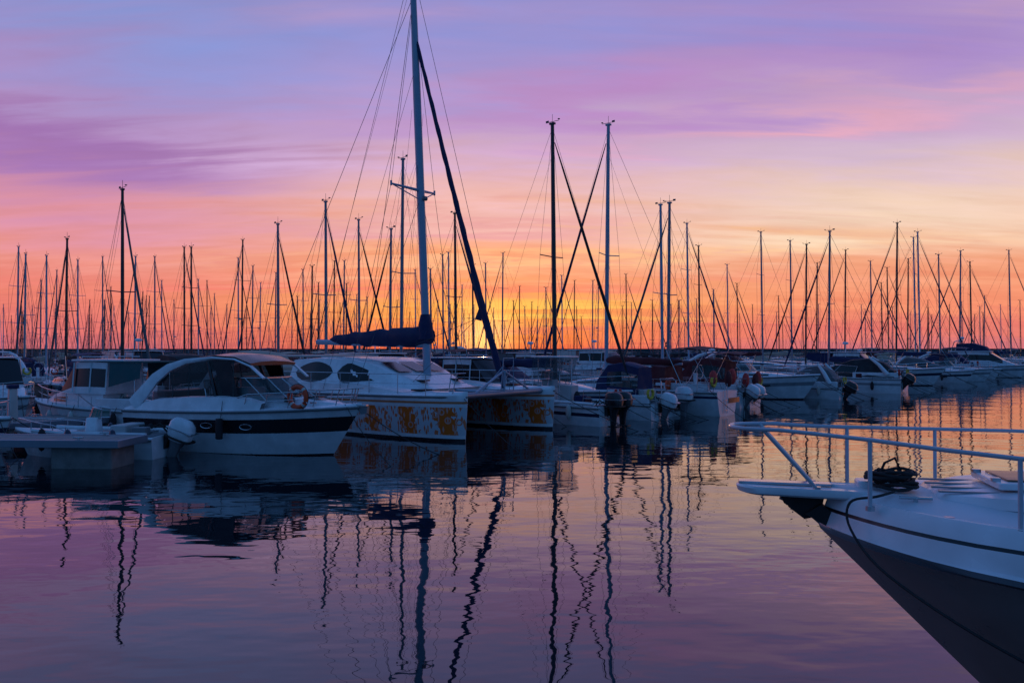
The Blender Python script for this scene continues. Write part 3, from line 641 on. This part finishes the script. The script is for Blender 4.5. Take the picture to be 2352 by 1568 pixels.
    cabin(mb,[(-7.2,1.65,.5,1.25,1.1),(-5.6,1.65,.55,1.25,1.1),(-4.2,1.65,.95,1.2,.95),(-3.4,1.68,.7,1.1,.85),(-2.8,1.7,.34,1.0,.8)],white,glass,gseg=(1,2),rows=(0,.4,.85,1))
    windshield(mb,-3.6,-5.8,.85,1.1,2.3,.5,.6)
    o=mb.finish('moored_motor_yacht',(ox,oy,0),head)
    m2=MB(); P=[]
    for k in range(150):
        a=k*.42; r_=.11+.04*math.sin(k*.37); P.append((r_*math.cos(a)*1.25,r_*math.sin(a)*.85,.02+.0008*k+.014*math.sin(k*1.1)))
    m2.tube(P,.013,rope,6)
    m2.tube([(.10,0,.06),(.05,.03,.2),(-.02,.04,.24),(-.06,.02,.15),(-.1,0,.03)],.011,rope,6)
    c,s=math.cos(head),math.sin(head); lx,ly=-.52,.10
    m2.finish('rope_coil',(ox+c*lx-s*ly,oy+s*lx+c*ly,1.745),head)
    m3=MB()
    pts=[(-.5,.3,1.755),(-.36,.40,1.73),(-.18,.40,1.68),(-.17,.49,1.50),(-.36,.78,1.26),(-.9,1.16,.96),(-1.5,1.36,.74),(-2.3,1.46,.6),(-3.5,1.5,.55),(-5,1.5,.8),(-7,1.45,1.5)]
    Q=[]
    for i in range(len(pts)-1):
        p0=Vector(pts[max(0,i-1)]);p1=Vector(pts[i]);p2=Vector(pts[i+1]);p3=Vector(pts[min(len(pts)-1,i+2)])
        for k in range(6):
            t=k/6; Q.append(.5*((2*p1)+(p2-p0)*t+(2*p0-5*p1+4*p2-p3)*t*t+(-p0+3*p1-3*p2+p3)*t**3))
    m3.tube(Q,.010,rope,6); m3.finish('mooring_line',(ox,oy,0),head)
    return o
rad=math.radians
fore_boat(2.42,6.33,rad(166))
hero_cruiser(-7.35,22.6,rad(-24))
lifebuoy(-5.62,20.92,1.58,rad(-24))
catamaran(-4.12,29.45,rad(-36))
motorboat(-11.3,21.35,rad(174),4.3,'open',eng=(1,white,-.35),name='small_motorboat',B=1.6,stripe=white)
motorboat(-14.2,27.6,rad(158),6.6,'pilot',cover=teal,name='cabin_cruiser',eng=None,stripe=white,dk='nodome')
motorboat(-16.5,23.7,rad(-30),5.8,'express',name='motorboat',stripe=navy,cover=blackc)
motorboat(-20.5,31.5,rad(-38),7,'pilot',cover=white2,name='cabin_cruiser')
motorboat(-10.8,36.5,rad(-38),8.5,'canopy',cover=creamc)
motorboat(-6.2,38.5,rad(-40),8.0,'pilot',cover=white2)
motorboat(-13.0,33.0,rad(-40),7.5,'canopy',cover=blackc)
motorboat(-1.6,33.6,rad(-40),6.8,'pilot',cover=blue,name='pilothouse_boat',dk='nodome')
motorboat(1.6,31.7,rad(139),5.6,'console',cover=white,eng=(2,blackp,.0),name='console_boat',stripe=navy)
motorboat(4.1,33.9,rad(139),5.0,'canopy',cover=blue,eng=(1,white,-.3),stripe=white)
rib(5.2,35.5,rad(139),5.0)
motorboat(9.3,41.2,rad(139),6.0,'canopy',cover=maroon,eng=(2,white,-.5),name='console_boat')
motorboat(13.7,47.6,rad(-33),9.0,'express',stripe=greyhull,cover=blue,name='motor_cruiser')
motorboat(17.3,47.8,rad(139),5.0,'cover',cover=greyc,eng=(1,blackp,-.5))
motorboat(22.4,54.4,rad(150),7.6,'cover',cover=blackc,eng=(2,blackp,-.6))
motorboat(26.0,60.5,rad(-38),8.0,'pilot',cover=blue,name='cabin_cruiser')
motorboat(30.6,65.6,rad(-30),9.0,'express',name='motor_cruiser',stripe=navy)
motorboat(37.0,70.5,rad(-44),7.0,'cover',cover=greyc)
motorboat(40.4,74.0,rad(-36),7.5,'express',cover=blackc)
motorboat(44.5,78.5,rad(-40),6.5,'canopy',cover=blue)
motorboat(50.0,84.5,rad(-40),8.5,'fly',cover=blue)
motorboat(55.0,90.0,rad(-40),7.5,'cover',cover=blackc)
occ=[(-14.6,28.2),(-17.2,24.6),(-19.5,30.5),(-10.8,36.5),(-6.2,38.5),(-13,33),(-1.6,33.6),(1.6,31.7),(4.2,33.8),(5,35.3),(9.3,41.2),(13.7,47.6),(17.3,47.8),(22.4,54.4),(26,60.5),(30.6,65.6),(37,70.5),(40.4,74),(44.5,78.5),(50,84.5),(-4.1,29.4),(-2.5,31),(-5.5,27.5),(-7.3,22.6)]
AX=Vector((.755,-.656)); CR=Vector((.656,.755)); NB=Vector((-.752,.66)); P0=Vector((9.3,35))
def free(p,al=9.5,ac=2.7):
    for o in occ:
        d=Vector(p)-Vector(o)
        if abs(d.dot(AX))<al and abs(d.dot(CR))<ac: return False
    return True
covers=[blue,blue,navy and blue,maroon,greyc,blackc,blue,blackc,creamc]
def pt(px,d): return ((px-1176)/1829*d,d)
big=[(1275,35.0,283,-41,blackc,darkm,.10),(1392,38.3,288,139,blue,aluw,.1),(1534,42.5,467,139,greyc,alum,.09),(1522,46.8,470,-41,None,aluw,.09),(282,36.0,435,-41,greyc,darkm,.08),(921,39.5,367,139,None,alum,.085),(750,41.0,463,-41,blue,alum,.08),(640,45.5,515,-41,blackc,alum,.08),(826,50.0,505,-41,blackc,alum,.075),(895,46.0,527,139,blackc,alum,.075)]
for px,d,yt,hd,jb,mm,mr in big:
    x,y=pt(px,d); sailboat(x,y,rad(hd+R.uniform(-3,3)),2.8+(805-yt)/1829*d,cover=maroon if px==1392 else R.choice(covers),jib=jb,mastm=mm,mr=mr,near=True,nsp=1,dome=False,redbag=px in(1392,1534)); occ.append((x,y))
masts=[(40,568),(57,585),(107,588),(93,645),(155,638),(179,598),(236,590),(309,590),(356,590),(372,645),(424,568),(440,568),(456,642),(476,645),(493,675),(548,593),(555,552),(579,612),(597,650),(632,627),(697,620),(730,650),(766,600),(789,600),(955,620),(1032,580),(1048,490),(1060,655),(1117,605),(1153,582),(1192,658),(1234,705),(1318,645),(1292,633),(1360,645),(1373,655),(1440,630),(1500,690),(1582,513),(1608,565),(1640,670),(1673,608),(1752,533),(1819,553),(1850,562),(1875,605),(1903,532),(1940,575),(2003,600),(2027,650),(2041,615),(2058,513),(2084,595),(2103,545),(2113,533),(2160,585),(2204,577),(2232,602),(2322,575),(8,700),(130,690),(205,690),(255,660),(335,680),(400,690),(520,700),(670,690),(1005,690),(1090,700),(1215,740),(1270,740),(1540,700),(1560,690),(1700,720),(1730,700),(1790,680),(1980,700),(2130,690),(2180,700),(2260,680),(2300,700),(2345,690)]
masts.sort(key=lambda m:m[1])
for px,yt in masts:
    a=(px-1176)/1829; best=None
    for tr in range(120):
        H=R.uniform(10,15.5) if tr<80 else R.uniform(9,19)
        d=(H-2.8)*1829/(805-yt)
        p=Vector((a*d,d)); q=(p-P0).dot(NB)
        if q<4.6: continue
        if 8.5<q<13 or 24<q<34 : continue
        if free(p): best=(p,H); break
    if not best: continue
    p,H=best; occ.append((p.x,p.y))
    hd=-41 if R.random()<.55 else 139
    sailboat(p.x,p.y,rad(hd+R.uniform(-4,4)),H,cover=R.choice(covers),hm=R.choice([white]*5+[navy,greyhull]),jib=R.choice([blackc,greyc,blue,None,greyc,None]),mastm=R.choice([alum,aluw,darkm]),nsp=R.choice([1,2]),near=False)
k=0
for tr in range(1200):
    if k>95: break
    d=R.uniform(45,210); a=R.uniform(-.72,.62); p=Vector((a*d,d)); q=(p-P0).dot(NB)
    if q<16 or (24<q<34): continue
    if not free(p,10,3.2): continue
    occ.append((p.x,p.y)); k+=1
    if k%3==0 and d<130: motorboat(p.x,p.y,rad(R.choice([-41,139])+R.uniform(-4,4)),R.uniform(7,10.5),R.choice(['fly','pilot','express','canopy']),cover=R.choice([white2,creamc,blue,greyc]))
    else: sailboat(p.x,p.y,rad(R.choice([-41,139])+R.uniform(-4,4)),R.uniform(9.5,14)if d>80 else R.uniform(9,11),cover=R.choice(covers),jib=R.choice([blackc,greyc,blue,None]),mastm=R.choice([alum,darkm]))
# ------------------------------------------------------------------ docks
def pier(x0,y0,ang,Ln,Wd,z=.62,name='floating_pier',f0=.35):
    mb=MB(); n=int(Ln/.16)
    for i in range(n):
        x=(i+.5)*Ln/n; mb.rbox((x,0,z-.02+R.uniform(-.002,.002)),(Ln/n-.012,Wd-.1,.035),plank,.006,seg=1)
    for s in(1,-1): mb.rbox((Ln/2,s*Wd/2,z-.08),(Ln,.1,.18),alum,.03)
    for e in(0,Ln): mb.rbox((e,0,z-.082),(.1,Wd+.09,.176),alum,.03)
    x=f0
    while x<Ln-1:
        mb.rbox((x+.75,0,z-.45),(1.5,Wd-.25,.78),conc,.05); x+=4.2
    for i in range(int(Ln/3)):
        for s in(1,-1):
            X=1+i*3; mb.tube([(X-.12,s*(Wd/2-.1),z+.06),(X+.12,s*(Wd/2-.1),z+.06)],.02,steel,6); mb.tube([(X,s*(Wd/2-.1),z-.01),(X,s*(Wd/2-.1),z+.06)],.025,steel,6)
    return mb.finish(name,(x0,y0,0),ang)
pier(-9.25,19.4,rad(177),13,1.3,z=.68,name='finger_dock',f0=.2)
c0=P0+NB*12.2-CR*45
pier(c0.x,c0.y,math.atan2(CR.y,CR.x),130,2.4)
c1=P0+NB*46-CR*60
pier(c1.x,c1.y,math.atan2(CR.y,CR.x),160,2.4)
for i in range(16):
    p=P0+NB*12.2+CR*(-40+i*8)
    mb=MB(); mb.rbox((0,0,.5),(.26,.26,1.0),white2,.05,top=.85); mb.rbox((0,0,1.06),(.3,.3,.12),blue,.05); mb.rbox((.135,0,.7),(.02,.12,.14),blackp,.008)
    mb.finish('power_pedestal',(p.x,p.y,.62),math.atan2(CR.y,CR.x))
def breakwater():
    mb=MB(); rings=[]
    N=220
    for i in range(N):
        x=-420+i*(1100/N)
        j=lambda s:R.uniform(-s,s)
        y=300-.12*max(0,x)
        rings.append([(x,y-9+j(1.2),-.5),(x,y-6+j(1),1.2+j(.5)),(x,y-3.5+j(.6),2.5+j(.3)),(x,y-3,2.7),(x,y-2.9,3.5),(x,y-1.8,3.5),(x,y-1.8,2.4),(x,y+4,2.2),(x,y+10,-.5)])
    mb.loft(rings,rock,closed=False)
    return mb.finish('breakwater',ang=25)
breakwater()
# ------------------------------------------------------------------ water
def water():
    me=bpy.data.meshes.new('water'); s=5000
    me.from_pydata([(-s,-600,0),(s,-600,0),(s,8000,0),(-s,8000,0)],[],[[0,1,2,3]])
    o=bpy.data.objects.new('water',me); S.collection.objects.link(o)
    m=bpy.data.materials.new('harbour_water'); m.use_nodes=True; n=m.node_tree; b=n.nodes['Principled BSDF']; L=n.links.new
    b.inputs['Base Color'].default_value=(.005,.010,.016,1); b.inputs['Roughness'].default_value=.015; b.inputs['IOR'].default_value=1.62
    g=n.nodes.new('ShaderNodeNewGeometry')
    def nz(sc,det,sx=1,sy=1,rot=0,dist=0):
        mp=n.nodes.new('ShaderNodeMapping'); mp.inputs['Scale'].default_value=(sx,sy,1); mp.inputs['Rotation'].default_value=(0,0,rot)
        L(g.outputs['Position'],mp.inputs[0]); t=n.nodes.new('ShaderNodeTexNoise'); t.inputs['Scale'].default_value=sc; t.inputs['Detail'].default_value=det
        t.inputs['Roughness'].default_value=.4; t.inputs['Distortion'].default_value=dist
        L(mp.outputs[0],t.inputs['Vector']); return t.outputs[0]
    def M(op,a,b_):
        k=n.nodes.new('ShaderNodeMath'); k.operation=op
        for i,x in enumerate((a,b_)):
            if isinstance(x,(int,float)): k.inputs[i].default_value=x
            else: L(x,k.inputs[i])
        return k.outputs[0]
    swell=nz(.45,1,.7,1.3,.3); rip=nz(1.5,2,.75,1.4,-.2); fine=nz(4.5,2,.6,1.5,.1)
    patch=n.nodes.new('ShaderNodeMapRange'); patch.inputs[1].default_value=.40; patch.inputs[2].default_value=.60; L(nz(.10,2,.5,1.6,.2),patch.inputs[0])
    hsum=M('ADD',M('MULTIPLY',swell,.020),M('ADD',M('MULTIPLY',rip,.0080),M('MULTIPLY',M('MULTIPLY',fine,patch.outputs[0]),.0024)))
    bp=n.nodes.new('ShaderNodeBump'); bp.inputs['Strength'].default_value=1; bp.inputs['Distance'].default_value=1
    L(hsum,bp.inputs['Height']); L(bp.outputs[0],b.inputs['Normal'])
    me.materials.append(m)
water()
# ------------------------------------------------------------------ world
W=bpy.data.worlds.new('World'); S.world=W; W.use_nodes=True; nt=W.node_tree; nt.nodes.clear()
N=lambda t:nt.nodes.new(t); Lk=nt.links.new
def M(op,a,b=None,c=None,clamp=False):
    k=N('ShaderNodeMath'); k.operation=op; k.use_clamp=clamp
    for i,x in enumerate((a,b,c)):
        if x is None: continue
        if isinstance(x,(int,float)): k.inputs[i].default_value=x
        else: Lk(x,k.inputs[i])
    return k.outputs[0]
def mr(x,a,b,c=0,d=1,sm=True):
    k=N('ShaderNodeMapRange'); k.interpolation_type='SMOOTHSTEP' if sm else 'LINEAR'
    Lk(x,k.inputs[0])
    for i,v in enumerate((a,b,c,d)): k.inputs[i+1].default_value=v
    return k.outputs[0]
def mix(f,a,b):
    k=N('ShaderNodeMix'); k.data_type='RGBA'
    if isinstance(f,(int,float)): k.inputs[0].default_value=f
    else: Lk(f,k.inputs[0])
    for i,x in((6,a),(7,b)):
        if isinstance(x,tuple): k.inputs[i].default_value=x
        else: Lk(x,k.inputs[i])
    return k.outputs[2]
tc=N('ShaderNodeTexCoord'); sp=N('ShaderNodeSeparateXYZ'); Lk(tc.outputs['Generated'],sp.inputs[0])
x,y,z=sp.outputs
rr=M('SQRT',M('ADD',M('MULTIPLY',x,x),M('ADD',M('MULTIPLY',y,y),1e-5))); az=M('DIVIDE',x,rr)
zz=M('ABSOLUTE',z); den=M('ADD',zz,.12)
cx=M('DIVIDE',x,den); cy=M('DIVIDE',y,den)
cmb=N('ShaderNodeCombineXYZ'); Lk(cx,cmb.inputs[0]); Lk(cy,cmb.inputs[1])
def cloud(sc,det,sx,sy,rot,off=0,rough=.5,dist=.3):
    mp=N('ShaderNodeMapping'); mp.vector_type='POINT'; mp.inputs['Scale'].default_value=(sx,sy,1); mp.inputs['Rotation'].default_value=(0,0,rot); mp.inputs['Location'].default_value=(off,off*.7,0)
    Lk(cmb.outputs[0],mp.inputs[0]); t=N('ShaderNodeTexNoise'); t.inputs['Scale'].default_value=sc; t.inputs['Detail'].default_value=det; t.inputs['Roughness'].default_value=rough; t.inputs['Distortion'].default_value=dist
    Lk(mp.outputs[0],t.inputs['Vector']); return t.outputs[0]
c1_=cloud(.8,5,.5,1.5,-.20,3.1); c2_=cloud(2.2,7,.35,1.6,-.28,8.2,.55,.5); c3_=cloud(7,5,.5,1.3,-.6,1.7,.55,.6)
ctr=lambda c,k:M('MULTIPLY',M('SUBTRACT',c,.5),k)
zw=M('ADD',zz,M('MULTIPLY',M('ADD',zz,.035),M('ADD',ctr(c1_,.55),M('ADD',ctr(c2_,.60),ctr(c3_,.12)))))
def ramp(stops):
    k=N('ShaderNodeValToRGB'); Lk(zw,k.inputs[0]); e=k.color_ramp.elements
    while len(e)<len(stops): e.new(.5)
    for el,(p,c) in zip(e,stops): el.position=p; el.color=lin(c)
    return k.outputs[0]
rl=ramp([(0,(196,104,120)),(.02,(228,116,116)),(.06,(242,132,115)),(.10,(240,148,138)),(.15,(224,148,168)),(.20,(190,134,182)),(.26,(170,144,200)),(.33,(140,148,210)),(.40,(112,146,210)),(.6,(80,125,195)),(1,(62,108,180))])
rm=ramp([(0,(236,96,72)),(.02,(252,136,74)),(.05,(255,168,92)),(.08,(252,158,108)),(.12,(248,168,140)),(.165,(242,186,172)),(.22,(224,180,200)),(.28,(196,164,210)),(.34,(164,150,210)),(.41,(138,144,210)),(.6,(84,124,194)),(1,(62,108,180))])
rg=ramp([(0,(212,118,130)),(.02,(238,128,116)),(.05,(249,146,112)),(.085,(249,168,130)),(.13,(248,202,174)),(.175,(238,204,192)),(.23,(214,186,208)),(.29,(196,162,204)),(.35,(166,142,202)),(.41,(140,138,204)),(.6,(84,122,194)),(1,(62,108,180))])
col=mix(mr(az,-.5,-.08),rl,rm); col=mix(mr(az,-.02,.42),col,rg)
def gauss(v,c,w): 
    d=M('DIVIDE',M('SUBTRACT',v,c),w); return M('EXPONENT',M('MULTIPLY',M('MULTIPLY',d,d),-1))
def band(z0,slope,wd,colr,st,a0,aw,src):
    zc=M('SUBTRACT',zw,M('MULTIPLY',az,slope)); f=M('MULTIPLY',gauss(zc,z0,wd),gauss(az,a0,aw))
    f=M('MULTIPLY',f,mr(src,.36,.58)); return M('MULTIPLY',f,st,clamp=True),lin(colr)
for bd in ((.205,-.03,.026,(158,110,180),.75,-.5,.32,c1_),(.305,.10,.028,(192,136,196),.7,.15,.35,c1_),(.262,.07,.018,(236,172,188),.75,.32,.28,c2_),(.15,0,.03,(255,226,192),.8,.38,.14,c2_),(.052,0,.012,(255,205,100),.7,.05,.13,c2_),(.085,.01,.010,(240,118,108),.75,-.15,.5,c2_),(.115,.02,.010,(252,196,140),.6,.1,.35,c3_),(.03,.0,.008,(220,100,104),.65,.2,.5,c2_),(.16,.02,.012,(222,146,168),.6,-.1,.3,c2_),(.40,.0,.05,(126,122,194),.4,.35,.3,c1_),(.24,-.02,.02,(212,176,218),.6,-.2,.3,c2_)):
    f,c=band(*bd); col=mix(f,col,c)
tex=M('ADD',M('ADD',ctr(c3_,.22),ctr(c2_,.30)),1.)
vm=N('ShaderNodeVectorMath'); vm.operation='SCALE'; Lk(col,vm.inputs[0]); Lk(tex,vm.inputs['Scale']); col=vm.outputs[0]
SA=math.atan2(1110-1176,1829); sd=Vector((math.sin(SA),math.cos(SA),.012)).normalized()
dp=N('ShaderNodeVectorMath'); dp.operation='DOT_PRODUCT'; Lk(tc.outputs['Generated'],dp.inputs[0]); dp.inputs[1].default_value=sd
g1=M('POWER',M('MAXIMUM',dp.outputs['Value'],0),1800.); g2=M('POWER',M('MAXIMUM',dp.outputs['Value'],0),90.)
def addc(col,f,c):
    s=N('ShaderNodeVectorMath'); s.operation='SCALE'; s.inputs[0].default_value=c; Lk(f,s.inputs['Scale'])
    a=N('ShaderNodeVectorMath'); a.operation='ADD'; Lk(col,a.inputs[0]); Lk(s.outputs[0],a.inputs[1]); return a.outputs[0]
col=addc(col,g1,(.8,.60,.2)); col=addc(col,g2,(.10,.03,-.02))
back=mr(y,-.35,.55,1,0)
col=mix(back,col,(.05,.165,.42,1))
bg=N('ShaderNodeBackground'); Lk(col,bg.inputs[0]); bg.inputs[1].default_value=.97
sky=N('ShaderNodeTexSky'); sky.sky_type='NISHITA'; sky.sun_disc=False; sky.sun_elevation=rad(.7); sky.sun_rotation=SA
b2=N('ShaderNodeBackground'); Lk(sky.outputs[0],b2.inputs[0]); b2.inputs[1].default_value=.006
ad=N('ShaderNodeAddShader'); Lk(bg.outputs[0],ad.inputs[0]); Lk(b2.outputs[0],ad.inputs[1])
out=N('ShaderNodeOutputWorld'); Lk(ad.outputs[0],out.inputs[0])
l=bpy.data.lights.new('sun','SUN'); l.energy=.3; l.color=(1,.5,.25); l.angle=rad(.6)
lo=bpy.data.objects.new('sun',l); S.collection.objects.link(lo)
sv=Vector((math.sin(SA),math.cos(SA),math.tan(rad(1.2)))); lo.rotation_euler=(sv).to_track_quat('Z','Y').to_euler(); lo.location=(0,50,30)
cam=bpy.data.cameras.new('camera'); co=bpy.data.objects.new('camera',cam); S.collection.objects.link(co)
cam.lens=28; cam.sensor_width=36; cam.clip_end=12000; cam.clip_start=.1
co.location=(0,0,2.8); co.rotation_euler=(rad(90.66),0,0); S.camera=co
